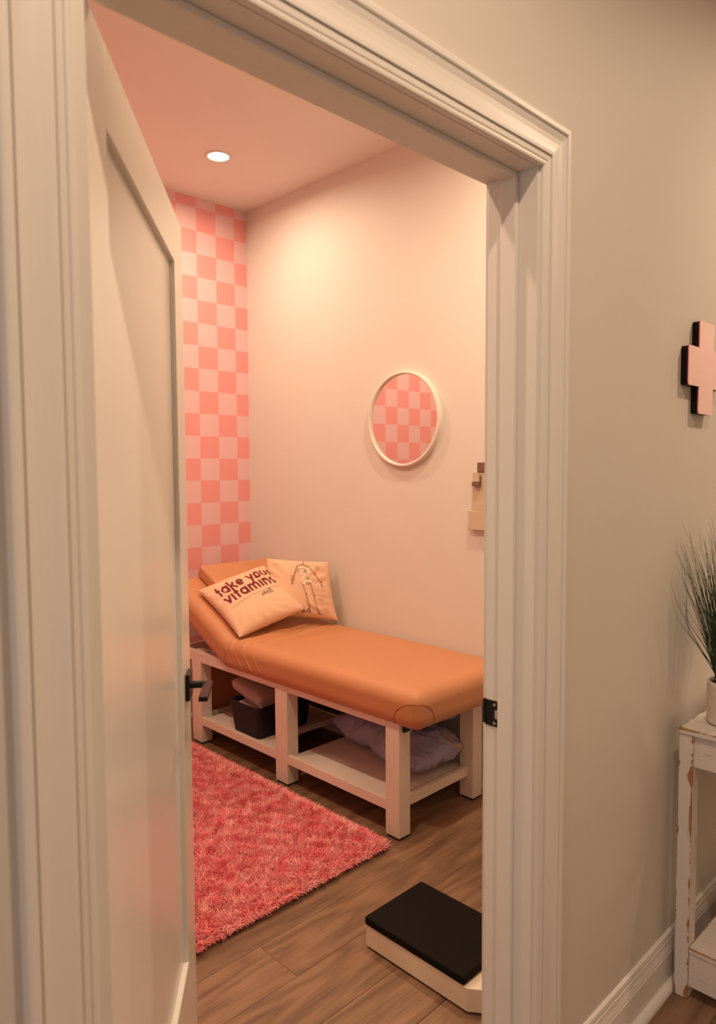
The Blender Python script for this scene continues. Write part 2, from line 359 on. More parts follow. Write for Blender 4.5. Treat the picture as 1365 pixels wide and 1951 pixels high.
# ------------------------------------------------------------------ downlights
def downlight(x, y, watts, col, label, spread=SPREAD):
    t = empty('downlight', (x, y, ZC), label, 'ceiling light')
    bm = bmesh.new(); lathe(bm, (x, y, ZC), [(.050, -.004), (.052, -.007), (.062, -.006), (.066, -.0005), (.066, 0)], 40); obj('trim_ring', bm, M_ring, t, True)
    bm = bmesh.new(); cyl(bm, (x, y, ZC-.0045), (x, y, ZC-.001), .051, n=32); obj('lamp_lens', bm, M_bulb, t)
    ld = bpy.data.lights.new('lamp', 'AREA'); ld.shape = 'DISK'; ld.size = .098; ld.energy = watts; ld.color = col; ld.spread = spread
    lo_ = bpy.data.objects.new('lamp', ld); COL.objects.link(lo_); lo_.parent = t; lo_.location = (0, 0, -.0060)
downlight(2.085, 3.085, ROOM_W*.78, LAMP_COL, 'round recessed downlight glowing in the treatment room ceiling')
downlight(2.085, 1.42, ROOM_W*1.1, LAMP_COL, 'recessed downlight above the foot of the bed, hidden by the door head')
downlight(.95, 1.42, ROOM_W*1.25, LAMP_COL, 'recessed downlight inside the doorway, hidden by the door head')
downlight(.95, 3.085, ROOM_W*.95, LAMP_COL, 'added fill downlight above the far end of the rug, out of view')  # added fill lamp that lifts the rug and the lower mirror wall
for i, (x, n) in enumerate(((-1.3, 'left end'), (.65, 'doorway'), (2.75, 'console table'), (4.5, 'right end'))):
    downlight(x, -.06, HALL_W*(.7 if x < 0 else 1), HALL_COL, 'recessed hallway downlight above the %s, out of view' % n, math.radians(155))

# ------------------------------------------------------------------ door leaf
ang = math.radians(38.5)
dd = Vector((math.sin(ang), math.cos(ang), 0)); dn = Vector((math.cos(ang), -math.sin(ang), 0))
P0 = Vector((.413, .887, 0)); S0, S1 = -.040, .8285
door = empty('door_1', (P0+dd*S0), 'tall off-white single panel door standing half open into the room', 'door', kind='structure')
def dbox(name, s0, s1, z0, z1, h0, h1, m, parent=door, bevel=.0015):
    """box in the door's frame: s along the leaf, h outward from the hall face (negative = into the leaf)"""
    bm = bmesh.new(); bx(bm, (0, 0, 0), (1, 1, 1))
    for v in bm.verts:
        s = s0+(s1-s0)*v.co.x; h = h0+(h1-h0)*v.co.y; z = z0+(z1-z0)*v.co.z; p = P0+dd*s+dn*h; v.co = (p.x, p.y, z)
    bmesh.ops.recalc_face_normals(bm, faces=bm.faces); return obj(name, bm, m, parent, bevel=bevel)
SA, SB, ZA, ZB = .0787, .704, .297, 1.919
dbox('stile', S0, SA, .010, 2.033, -.035, 0, M_door); dbox('stile', SB, S1, .010, 2.033, -.035, 0, M_door)
dbox('rail', SA, SB, ZB, 2.033, -.035, 0, M_door); dbox('rail', SA, SB, .010, ZA, -.035, 0, M_door)
dbox('door_panel', SA-.004, SB+.004, ZA-.004, ZB+.004, -.0235, -.0115, M_door, bevel=0)
def lever(sign, s_c=.765, zc=.943):
    h0 = 0 if sign > 0 else -.035
    hh = lambda a: h0+sign*a
    ha = dbox('rose', s_c-.031, s_c+.031, zc-.031, zc+.031, hh(0), hh(.010), M_black, bevel=.0008)
    ha['label'] = 'square black rose of the lever handle'
    bm = bmesh.new(); a = P0+dd*s_c+dn*hh(.009); b = P0+dd*s_c+dn*hh(.044); a.z = b.z = zc; cyl(bm, a, b, .009, n=20)
    obj('spindle', bm, M_black, ha)
    dbox('lever', s_c-.115, s_c+.010, zc-.0055, zc+.0055, hh(.040), hh(.060), M_black, ha, bevel=.0008)
lever(1); lever(-1)
for zh in (.25, 1.05, 1.80):
    bm = bmesh.new(); p = P0+dd*(S0-.006)-dn*.034; cyl(bm, (p.x, p.y, zh-.045), (p.x, p.y, zh+.045), .006, n=12); obj('hinge', bm, M_black, door)

# ------------------------------------------------------------------ treatment bed
bed = empty('treatment_bed', (2.28, 2.56, 0), 'orange vinyl treatment bed on pale wooden frame along the mirror wall', 'bed')
LX0, LX1 = 2.010, 2.556
ys = [(1.816, 1.889), (2.503, 2.590), (3.219, 3.306)]
for y0, y1 in ys:
    for x0, x1 in ((LX0, LX0+.066), (LX1-.066, LX1)):
        top = .437 if y0 < 2.4 else .44
        lg = box('leg', (x0, y0, .010), (x1, y1, .494), M_bedwood, bed, .0025)
        box('foot_pad', (x0+.006, y0+.006, 0), (x1-.006, y1-.006, .010), M_black_pad, lg, 0)
# top frame
for x0, x1 in ((LX0, LX0+.028), (LX1-.028, LX1)):
    for ya, yb in ((1.889, 2.503), (2.590, 3.219), (3.306, 3.45)): box('side_rail', (x0, ya, .441), (x1, yb, .494), M_bedwood, bed, .002)
box('end_rail', (LX0+.066, 1.850, .450), (LX1-.066, 1.878, .494), M_bedwood, bed, .002)
box('end_rail', (LX0+.028, 3.422, .441), (LX1-.028, 3.45, .494), M_bedwood, bed, .002)
box('deck_board', (LX0+.068, 1.88, .470), (LX1-.068, 2.95, .480), M_black_pad, bed, 0)
bx0 = bmesh.new(); bx(bx0, (LX0+.020, 1.806, .432), (LX0+.052, 1.8155, .456)); obj('bracket', bx0, M_black, bed)
# lower shelves
for y0, y1 in ((1.889, 2.503), (2.590, 3.219)):
    if y0 < 2: sh = box('shelf', (LX0+.018, y0+.001, .112), (LX1-.018, y1-.001, .138), M_bedwood, bed, .001)
    else:
        sh = box('shelf', (LX0+.018, 2.735, .112), (LX1-.018, y1-.001, .138), M_bedwood, bed, .001)
        box('shelf_board', (LX0+.018, y0+.001, .112), (2.150, 2.734, .138), M_bedwood, sh, .001)
    box('shelf_rail', (LX0+.003, y0, .105), (LX0+.021, y1, .147), M_bedwood, sh, .0015)
    box('shelf_rail', (LX1-.021, y0, .105), (LX1-.003, y1, .147), M_bedwood, sh, .0015)
bp_ = box('shade_panel', (LX1-.016, 2.592, .147), (LX1-.004, 3.217, .440), M_shadeboard, bed, .001); bp_['label'] = 'added dark panel standing in for the shade behind the basket'  # added sheet that darkens the bay behind the basket, as shade would
box('shelf_end_rail', (LX0+.066, 1.845, .105), (LX1-.066, 1.866, .147), M_bedwood, bed, .0015)
box('shelf_end_rail', (LX0+.066, 3.255, .105), (LX1-.066, 3.275, .147), M_bedwood, bed, .0015)

# mattress: rounded slab bent upward at the hinge
MX0, MX1, MZ0, MZ1, MY0 = 1.984, 2.650, .457, .613, 1.700
YH, TH = 2.955, math.radians(26.5); MLEN = 1.90
def bend(x, y, z):
    """lift the part behind the hinge; small radius blend"""
    R = .10; s = y-YH
    if s <= 0: return (x, y, z)
    a = min(s/R, TH) if TH*R > 0 else TH
    zz = z-MZ0
    # arc centre above the slab: inner (top) side shortened
    Rc = R
    if s < TH*R:
        a = s/R; return (x, YH+(Rc-zz)*math.sin(a), MZ0+Rc-(Rc-zz)*math.cos(a))
    e = s-TH*R
    return (x, YH+(Rc-zz)*math.sin(TH)+e*math.cos(TH), MZ0+Rc-(Rc-zz)*math.cos(TH)+e*math.sin(TH))
def rounded_slab(lo, hi, n, rad):
    bm = bmesh.new(); bmesh.ops.create_grid
    V = {}; F = []
    lo, hi = np.array(lo), np.array(hi); nx, ny, nz = n
    def ax(l, h, k, r):
        # denser near edges
        e = np.linspace(0, r*2, 9); m = np.linspace(l+r*2, h-r*2, k)[1:-1]
        return np.concatenate([l+e, m, (h-e)[::-1]])
    X, Y, Z = ax(lo[0], hi[0], nx, rad[0]), ax(lo[1], hi[1], ny, rad[1]), np.linspace(lo[2], hi[2], nz)
    idx = {}
    def vid(i, j, k):
        if (i, j, k) not in idx: idx[(i, j, k)] = bm.verts.new((X[i], Y[j], Z[k]))
        return idx[(i, j, k)]
    a, b, c = len(X)-1, len(Y)-1, len(Z)-1
    for i in range(a):
        for j in range(b):
            for k in (0, c): bm.faces.new([vid(i, j, k), vid(i+1, j, k), vid(i+1, j+1, k), vid(i, j+1, k)])
    for i in range(a):
        for k in range(c):
            for j in (0, b): bm.faces.new([vid(i, j, k), vid(i+1, j, k), vid(i+1, j, k+1), vid(i, j, k+1)])
    for j in range(b):
        for k in range(c):
            for i in (0, a): bm.faces.new([vid(i, j, k), vid(i, j+1, k), vid(i, j+1, k+1), vid(i, j, k+1)])
    bmesh.ops.recalc_face_normals(bm, faces=bm.faces); return bm
def round_pt(p, lo, hi, r):
    """pull a box-surface point onto a box with rounded edges of radius r"""
    q = [min(max(p[i], lo[i]+r[i]), hi[i]-r[i]) for i in range(3)]
    d = [(p[i]-q[i])/r[i] for i in range(3)]; L = math.sqrt(sum(v*v for v in d))
    m = max(abs(v) for v in d)
    if L < 1e-9: return p
    if m > 0: d = [v/L for v in d]
    return tuple(q[i]+d[i]*r[i] for i in range(3))
lo, hi = (MX0, MY0, MZ0), (MX1, MY0+MLEN, MZ1); rr = (.058, .058, .058)
bm = rounded_slab(lo, hi, (60, 380, 26), rr)
for v in bm.verts:
    p = round_pt(tuple(v.co), lo, hi, rr); x, y, z = p
    top = max(0, min(1, (z-MZ0)/(MZ1-MZ0)))
    # soft vinyl creases gathered in front of the hinge
    s = (YH-y); wv = 0
    if -.05 < s < .45:
        env = math.exp(-((s-.03)/.16)**2); fx = math.sin((x-MX0)*3.1+.6)
        wv += .0045*env*math.sin(s*62+2.2*fx+(x-MX0)*6)*top
        wv += .003*env*math.sin(s*125-3*fx+(x-MX0)*11)*top
    z2 = z+wv*(.4+.6*top)
    yc = YH-.012-(x-2.0)*.11
    z2 -= top*(.010*math.exp(-((y-yc)/.007)**2)+.005*math.exp(-((y-yc+.035+(x-2.0)*.05)/.006)**2)*math.exp(-((x-2.25)/.16)**2))
    z2 += top*.004*math.exp(-((y-yc+.017)/.009)**2)
    # slanting pulls on the front side below the top edge
    if x < MX0+.05 and 2.58 < y < 2.95:
        e = math.exp(-((y-2.78)/.11)**2)*math.sin(PI*min(1, max(0, (z-MZ0)/.12)))
        x = x-.0055*e*max(0, math.sin((y*1.0-(z-MZ0)*.9)*82))**5
    # deep tuck where the fold meets the front side
    e = math.exp(-((y-YH-.012)/.0045)**2)*math.exp(-((x-MX0)/.03)**2)
    x += .014*e
    # broad sag and slight crown
    z2 += .002*math.sin(x*5+y*2.3)*top
    v.co = bend(x, y, z2)
mat_o = obj('mattress', bm, M_vinyl, bed, True)
mat_o['label'] = 'orange vinyl mattress with raised backrest end'
bvh = None
def surf_tree(o, off=Vector((0, 0, 0))):
    me = o.data; p = o; mw = Matrix.Identity(4); ch = []
    while p: ch.append(p); p = p.parent
    for p in reversed(ch): mw = mw @ p.matrix_basis
    return BVHTree.FromPolygons([mw @ v.co for v in me.vertices], [tuple(f.vertices) for f in me.polygons])
bvh = surf_tree(mat_o)
C = Vector((MX0, MY0, MZ0)); pts = []
for k in range(41):
    a = PI*k/40; R = .118
    q = C+Vector((0, 1, 0))*R*max(math.cos(a), 0)*1.05+Vector((1, 0, 0))*R*max(-math.cos(a), 0)*.86+Vector((.02*math.sin(a), .02*math.sin(a), R*math.sin(a)*.93))
    loc, nn, _, _ = bvh.find_nearest(q); pts.append(loc+nn*.0004)
bm = bmesh.new(); tube(bm, pts, .0010); obj('seam', bm, M_vinylseam, mat_o, True)
# headrest block lying on the raised end
ct, st = math.cos(TH), math.sin(TH)
U = Vector((0, ct, st)); Nn = Vector((0, -st, ct))
def slope_pt(x, e, h):
    base = Vector(bend(x, YH+TH*.10+.0, MZ1)); return base+U*e+Nn*h
e_top = .60
bm = rounded_slab((0, 0, 0), (.50, .34, .070), (20, 16, 10), (.02, .02, .02))
for v in bm.verts:
    p = round_pt(tuple(v.co), (0, 0, 0), (.50, .34, .070), (.018, .018, .018)); b0 = slope_pt(2.135+p[0], .235+p[1], .001+p[2]); v.co = b0
obj('headrest', bm, M_vinyl, bed, True)
# orange cushion stored behind the bed frame
bm = rounded_slab((0, 0, 0), (.46, .09, .42), (16, 6, 14), (.02, .02, .02))
for v in bm.verts:
    p = round_pt(tuple(v.co), (0, 0, 0), (.46, .09, .42), (.025, .025, .025)); v.co = (2.055+p[0], 3.312+p[1], p[2]+.001)
tag(obj('bolster_cushion', bm, M_vinyl, None, True), 'orange vinyl cushion standing on the floor behind the bed frame', 'cushion')

# ------------------------------------------------------------------ pillows
def make_pillow_fn(TL, TR, BR, BL, thick, flip=1, seed=0):
    TL, TR, BR, BL = map(lambda v: np.array(v, float), (TL, TR, BR, BL))
    ph = np.random.default_rng(seed).uniform(0, 6, 12)
    n0 = np.cross(TR-TL, BL-TL); n0 /= np.linalg.norm(n0); n0 *= -flip
    def f(a, b, side=1, off=0.):
        a = np.asarray(a, float); b = np.asarray(b, float)
        ca, cb = 2*a-1, 2*b-1
        # edges drawn in between the corners
        pa = .035*(1-cb**2)*1.0; pb = .035*(1-ca**2)
        a2 = .5+(a-.5)*(1-pa*1.6*np.abs(ca)**3); b2 = .5+(b-.5)*(1-pb*1.6*np.abs(cb)**3)
        P = ((1-a2)*(1-b2))[..., None]*TL+(a2*(1-b2))[..., None]*TR+(a2*b2)[..., None]*BR+((1-a2)*b2)[..., None]*BL
        ea = np.clip(1-np.abs(ca)**2.6, 0, 1); eb = np.clip(1-np.abs(cb)**2.6, 0, 1)
        t = thick*(ea*eb)**.46
        r = np.sqrt(ca**2+cb**2); th = np.arctan2(cb, ca)
        wr = np.clip(r-.45, 0, 1)*np.clip(ea*eb*2.0, 0, 1)
        t = t*(1+.24*wr*np.sin(11*th+ph[0]+2*np.sin(3*th+ph[1])))+.0055*wr*np.sin(23*th+ph[2]+3*r*4)*np.cos(5*th+ph[4])
        t = t+.004*np.sin(5*a+ph[3]+3*b)*ea*eb
        return P+n0*(side*t+off)[..., None]
    return f
def pillow_mesh(f, n=64):
    u = np.linspace(0, 1, n); u = .5-.5*np.cos(PI*u); u = .5*u+.5*np.linspace(0, 1, n)
    A, B = np.meshgrid(u, u, indexing='ij')
    F1, F2 = f(A, B, 1), f(A, B, -1)
    bm = bmesh.new()
    V1 = [[bm.verts.new(F1[i, j]) for j in range(n)] for i in range(n)]
    V2 = [[V1[i][j] if i in (0, n-1) or j in (0, n-1) else bm.verts.new(F2[i, j]) for j in range(n)] for i in range(n)]
    for i in range(n-1):
        for j in range(n-1):
            bm.faces.new((V1[i][j], V1[i+1][j], V1[i+1][j+1], V1[i][j+1])); bm.faces.new((V2[i][j], V2[i][j+1], V2[i+1][j+1], V2[i+1][j]))
    bmesh.ops.recalc_face_normals(bm, faces=bm.faces); return bm

# stroke lettering -----------------------------------------------------------
def arc(cx, cy, r, a0, a1, n=14):
    return [(cx+r*math.cos(math.radians(a0+(a1-a0)*i/n)), cy+r*math.sin(math.radians(a0+(a1-a0)*i/n))) for i in range(n+1)]
G = {
 't': (.66, [[(.30, 1.36), (.30, 0)], [(.02, .87), (.60, .87)]]),
 'a': (1.12, [arc(.5, .5, .37, 0, 360, 28), [(.90, 1.0), (.90, 0)]]),
 'k': (.98, [[(.15, 1.5), (.15, 0)], [(.80, .98), (.22, .46)], [(.40, .58), (.88, .02)]]),
 'e': (1.06, [arc(.5, .5, .37, 0, 318, 26), [(.14, .48), (.87, .48)]]),
 'y': (.98, [[(.10, 1), (.50, .12)], [(.90, 1), (.30, -.42)]]),
 'o': (1.06, [arc(.5, .5, .37, 0, 360, 28)]),
 'u': (1.06, [[(.15, 1), (.15, .46)]+arc(.49, .46, .34, 180, 360, 14)+[(.83, 1)]]),
 'r': (.66, [[(.15, 1), (.15, 0)], [(.15, .45)]+arc(.50, .50, .36, 170, 78, 8)]),
 'v': (.96, [[(.10, 1), (.48, .08)], [(.86, 1), (.48, .08)]]),
 'i': (.42, [[(.18, 1), (.18, 0)], [(.18, 1.30), (.18, 1.56)]]),
 'm': (1.50, [[(.15, 1), (.15, 0)], [(.15, .55)]+arc(.43, .58, .28, 180, 0, 12)+[(.71, 0)], [(.71, .55)]+arc(.99, .58, .28, 180, 0, 12)+[(1.27, 0)]]),
 'n': (1.00, [[(.15, 1), (.15, 0)], [(.15, .53)]+arc(.47, .55, .32, 180, 0, 12)+[(.79, 0)]]),
 's': (.70, [arc(.34, .72, .19, 50, 250, 10)+arc(.34, .30, .21, 70, -130, 10)]),
 '.': (.36, [[(.16, .0), (.16, .26)]]),
}
def ribbon_quads(poly, wd):
    """poly in letter units -> quads in letter units, finely cut"""
    pts = []
    for (x0, y0), (x1, y1) in zip(poly, poly[1:]):
        n = max(1, int(math.hypot(x1-x0, y1-y0)/.12))
        for i in range(n): pts.append((x0+(x1-x0)*i/n, y0+(y1-y0)*i/n))
    pts.append(poly[-1]); Q = []; Lft, Rgt = [], []
    closed = math.hypot(poly[0][0]-poly[-1][0], poly[0][1]-poly[-1][1]) < 1e-6
    for i, p in enumerate(pts):
        a = pts[i-1] if i else (pts[-2] if closed else pts[0]); b = pts[i+1] if i < len(pts)-1 else (pts[1] if closed else pts[-1])
        dx, dy = b[0]-a[0], b[1]-a[1]; L = math.hypot(dx, dy) or 1; nx, ny = -dy/L*wd/2, dx/L*wd/2
        Lft.append((p[0]+nx, p[1]+ny)); Rgt.append((p[0]-nx, p[1]-ny))
    for i in range(len(pts)-1): Q.append((Lft[i], Rgt[i], Rgt[i+1], Lft[i+1]))
    return Q
def text_quads(s, wd=.27, gap=.07):
    x = 0; Q = []
    for ch in s:
        if ch == ' ': x += .48; continue
        adv, st_ = G[ch]
        for poly in st_:
            ww = wd if len(poly) < 11 or ch not in 'i.' else wd*.95
            Q += [tuple((px+x, py) for px, py in q) for q in ribbon_quads(poly, ww)]
        x += adv+gap
    return Q, x
def map_quads(Q, f, a0, b0, sa, sb, off=.0012, shear=0, slope=0):
    """letter units -> pillow surface; a0,b0 baseline start, sa per unit along a, sb per unit up (b falls)"""
    out = []
    for k, q in enumerate(Q):
        aa = np.array([a0+sa*p[0]+shear*p[1] for p in q]); bb = np.array([b0-sb*p[1] for p in q])-slope*(aa-a0)
        out.append([tuple(v) for v in f(np.clip(aa, .012, .988), np.clip(bb, .012, .988), 1, off+.00002*(k % 7))])
    return out

# pillow with the slogan
f1 = make_pillow_fn((2.045, 3.285, .808), (2.42, 3.20, .915), (2.425, 2.86, .715), (2.035, 2.90, .622), .064, 1, 3)
pil1 = obj('throw_pillow', pillow_mesh(f1), M_pillow, None, True)
tag(pil1, 'cream throw pillow with maroon take your vitamins lettering, front one of two', 'pillow', 'throw pillows on the orange bed')
q1, wd1 = text_quads('take your'); q2, wd2 = text_quads('vitamins.')
sa = .86/wd1
for word, tot, a_0, b_0, wid in (('take your', wd1, .110, .372, .88), ('vitamins.', wd2, .120, .555, .855)):
    xc = 0
    for ch in word:
        if ch == ' ': xc += .48; continue
        Q, adv = text_quads(ch); Q = [tuple((p[0]+xc, p[1]) for p in q) for q in Q]
        obj('letter' if ch != '.' else 'full_stop', strip_mesh('letter', map_quads(Q, f1, a_0, b_0, wid/tot, .136, slope=.085)), M_maroon, pil1); xc += adv
obj('printed_line', strip_mesh('t3', map_quads(ribbon_quads([(0, 0), (6, 0)], .05), f1, .14, .615, .130, .06, slope=.085)), M_maroon, pil1)
# small serif word with a drop mark
SG = {
 'w': (1.30, [([(.08, 1), (.36, .03)], .19), ([(.36, .03), (.64, .98)], .07), ([(.62, .98), (.92, .03)], .19), ([(.92, .03), (1.20, 1)], .07), ([(-.04, .98), (.24, .98)], .06), ([(1.06, .98), (1.32, .98)], .06)]),
 'e': (.86, [(arc(.42, .5, .36, 20, 320, 18), .14), ([(.1, .52), (.76, .60)], .07)]),
 'l': (.50, [([(.22, 1.5), (.22, 0)], .20), ([(.02, .03), (.44, .03)], .06), ([(.04, 1.47), (.2, 1.47)], .06)]),
}
def serif_quads(s):
    x = 0; Q = []
    for ch in s:
        adv, st_ = SG[ch]
        for poly, ww in st_: Q += [tuple((px+x, py) for px, py in q) for q in ribbon_quads(poly, ww)]
        x += adv+.06
    return Q, x
def logo(f, a0, b0, sa, sb, parent):
    Q, wdt = serif_quads('well')
    drop = [((0, .05), (.22, -.02), (.42, .22), (.22, .62)), ((0, .05), (.02, .3), (.22, .62), (.22, .3)), ((0, .05), (.1, -.05), (.3, -.05), (.4, .1))]
    Q2 = [tuple((p[0]-.52, p[1]) for p in q) for q in drop]
    obj('logo', strip_mesh('logo', map_quads(Q+Q2, f, a0, b0, sa, sb)), M_inkblk, parent)
logo(f1, .60, .655, .045, .058, pil1)

# pillow with the skeleton print
f2 = make_pillow_fn((2.43, 3.19, .955), (2.595, 2.855, .948), (2.585, 2.775, .640), (2.30, 3.03, .672), .060, 1, 9)
pil2 = obj('throw_pillow', pillow_mesh(f2), M_pillow, None, True)
tag(pil2, 'cream throw pillow printed with a headless skeleton and flowers, leaning on the wall', 'pillow', 'throw pillows on the orange bed')
def stroke(poly, wd): return [tuple((p[0], -p[1]) for p in q) for q in ribbon_quads_s(poly, wd)]
def ribbon_quads_s(poly, wd):
    Q = []; pts = []
    for (x0, y0), (x1, y1) in zip(poly, poly[1:]):
        n = max(1, int(math.hypot(x1-x0, y1-y0)/.03))
        for i in range(n): pts.append((x0+(x1-x0)*i/n, y0+(y1-y0)*i/n))
    pts.append(poly[-1])
    for a, b in zip(pts, pts[1:]):
        dx, dy = b[0]-a[0], b[1]-a[1]; L = math.hypot(dx, dy) or 1; nx, ny = -dy/L*wd/2, dx/L*wd/2
        Q.append(((a[0]+nx, a[1]+ny), (a[0]-nx, a[1]-ny), (b[0]-nx, b[1]-ny), (b[0]+nx, b[1]+ny)))
    return Q
sk = []
def bone(p, q, wd=.008, knob=True):
    global sk
    for o_ in (-.007, .007):
        dx, dy = q[0]-p[0], q[1]-p[1]; L = math.hypot(dx, dy); nx, ny = -dy/L*o_, dx/L*o_
        sk += stroke([(p[0]+nx, p[1]+ny), (q[0]+nx, q[1]+ny)], wd*.7)
    for c in (p, q): sk += stroke([(c[0]-.012, c[1]), (c[0]+.012, c[1])], .014)
bone((.545, .17), (.50, .31)); bone((.50, .32), (.455, .44)); bone((.70, .15), (.80, .29)); bone((.80, .30), (.875, .42))
for k in range(4):
    sk += stroke([(.455, .44), (.435+.014*k, .52-.01*(k % 2))], .005); sk += stroke([(.875, .42), (.865+.014*k, .50)], .005)
bone((.60, .46), (.635, .65)); bone((.635, .66), (.655, .84)); bone((.715, .46), (.745, .66)); bone((.745, .67), (.765, .90))
for k in range(4):
    sk += stroke([(.655, .85), (.60+.018*k, .92)], .006); sk += stroke([(.765, .91), (.755+.018*k, .965)], .006)
bone((.625, .06), (.63, .12)); sk += stroke([(.545, .165), (.62, .13), (.70, .15)], .010)
for k in range(6): sk += stroke([(.57+.004*k, .17+.03*k), (.63, .155+.03*k), (.69-.004*k, .17+.03*k)], .005)
for (a, b, n, dr) in ((.43, .36, 5, 1), (.80, .14, 3, 1), (.80, .70, 2, 1), (.80, .78, 1, 1), (.52, .86, 2, 1), (.84, .86, 3, 1), (.50, .24, 3, 1)):
    for k in range(n): sk += stroke([(a, b+.022*k), (a+.075, b+.022*k)], .004)
mq = lambda Q: map_quads(Q, f2, 0, 0, 1, 1)
obj('skeleton_print', strip_mesh('sk', mq(sk)), M_inkline, pil2)['kind'] = 'stuff'
rngf = random.Random(4); fl_ = {0: [], 1: [], 2: []}
spots = [(.585, .20), (.64, .19), (.69, .21), (.61, .25), (.66, .26), (.70, .28), (.60, .30), (.65, .32), (.63, .37), (.69, .38), (.60, .42), (.655, .43), (.71, .43), (.62, .47), (.68, .47)]
for i, (a, b) in enumerate(spots):
    kk = [1, 1, 1, 1, 2][i % 5]
    for p in range(6):
        t = p*PI/3+i; x0, y0 = a+.014*math.cos(t), b+.014*math.sin(t)
        fl_[kk].append(((x0-.010, -(y0-.008)), (x0+.010, -(y0-.008)), (x0+.010, -(y0+.010)), (x0-.010, -(y0+.010))))
    fl_[0].append(((a-.006, -(b-.006)), (a+.006, -(b-.006)), (a+.006, -(b+.006)), (a-.006, -(b+.006))))
for kk, mm in ((2, M_inkgr), (1, M_inkwh), (0, M_inkor)):
    obj('flower_print', strip_mesh('fl', map_quads(fl_[kk], f2, 0, 0, 1, 1, off=.0016+.0003*(2-kk))), mm, pil2)['kind'] = 'stuff'
logo(f2, .55, .955, .034, .050, pil2)

# ------------------------------------------------------------------ things on the shelves
def lump(name, TL, TR, BR, BL, th, seed, m, label, group=None, amp=.012):
    f = make_pillow_fn(TL, TR, BR, BL, th, 1, seed); bm = pillow_mesh(f, 72)
    from mathutils import noise
    for v in bm.verts:
        p = v.co*7+Vector((seed*3.1, 0, 0)); d = noise.noise(p); d2 = noise.noise(v.co*16+Vector((0, seed, 0)))
        rid = (1-abs(d)*2.2)*amp+(1-abs(d2)*2.2)*amp*.5+(1-abs(noise.noise(v.co*34))*2)*amp*.16
        v.co += v.normal*(rid-amp*.6)
    zmin = min(v.co.z for v in bm.verts)
    return tag(obj(name, bm, m, None, True), label, 'pillow', group), f, zmin
zs = .139
p_a, fa, zm = lump('spare_pillow', (2.33, 2.55, zs+.060), (2.53, 2.35, zs+.075), (2.52, 1.865, zs+.080), (2.17, 1.865, zs+.070), .070, 5, M_greycloth,
     'bluish grey rumpled pillow, bottom one of the pile on the lower shelf', 'spare pillows on the bed shelf', .020)
p_a.location.z += zs-zm+.0005
p_b, fb, zm = lump('spare_pillow', (2.31, 2.60, zs+.19), (2.53, 2.40, zs+.19), (2.53, 1.90, zs+.20), (2.20, 1.93, zs+.19), .062, 8, M_greycloth,
     'bluish grey rumpled pillow, topmost of the pile under the mattress', 'spare pillows on the bed shelf', .018)
p_b.location.z += zs+.150-zm
bm = bmesh.new(); bva = surf_tree(p_a)
ring_ = []
for k in range(9):
    z = zs+.055+.085*k/8; row_ = []
    for dx in (0, .012, .028):
        loc, nn, ii, dd_ = bva.ray_cast(Vector((2.44+dx+.02*math.sin(k*.7), 1.70, z-.0)), Vector((0, 1, 0)))
        row_.append(bm.verts.new((loc if loc else Vector((2.44+dx, 1.88, z)))-Vector((0, .002, 0))))
    ring_.append(row_)
for A, B in zip(ring_, ring_[1:]):
    for i in range(2): bm.faces.new((A[i], A[i+1], B[i+1], B[i]))
tg = obj('fabric_flap', bm, M_peach, p_a, True, world=False); tg.location = -p_a.location; tg['label'] = 'peach coloured fabric flap'

# basket with folded towels
bk = empty('storage_basket', (2.2, 2.88, zs), 'black plastic basket on the far bay of the bed shelf', 'basket')
def basket_mesh():
    bm = bmesh.new()
    x0, x1, y0, y1, h = 2.045, 2.36, 2.765, 2.975, .160; fl = .016
    def ring(x0, x1, y0, y1, z, r=.018, n=5):
        out = []
        for cx, cy, a in ((x1-r, y1-r, 0), (x0+r, y1-r, 90), (x0+r, y0+r, 180), (x1-r, y0+r, 270)):
            for k in range(n): t = math.radians(a+k*90/(n-1)); out.append(bm.verts.new((cx+r*math.cos(t), cy+r*math.sin(t), z)))
        return out
    R = [ring(x0, x1, y0, y1, zs+.0005), ring(x0-fl, x1+fl, y0-fl, y1+fl, zs+h-.01), ring(x0-fl-.004, x1+fl+.004, y0-fl-.004, y1+fl+.004, zs+h-.008),
         ring(x0-fl-.004, x1+fl+.004, y0-fl-.004, y1+fl+.004, zs+h), ring(x0-fl+.003, x1+fl-.003, y0-fl+.003, y1+fl-.003, zs+h), ring(x0+.003, x1-.003, y0+.003, y1-.003, zs+.004)]
    n = len(R[0])
    for A, B in zip(R, R[1:]):
        for i in range(n): bm.faces.new((A[i], A[(i+1) % n], B[(i+1) % n], B[i]))
    bm.faces.new(R[0][::-1]); bm.faces.new(R[-1]); bmesh.ops.recalc_face_normals(bm, faces=bm.faces); return bm
obj('basket_shell', basket_mesh(), M_basket, bk, bevel=0)
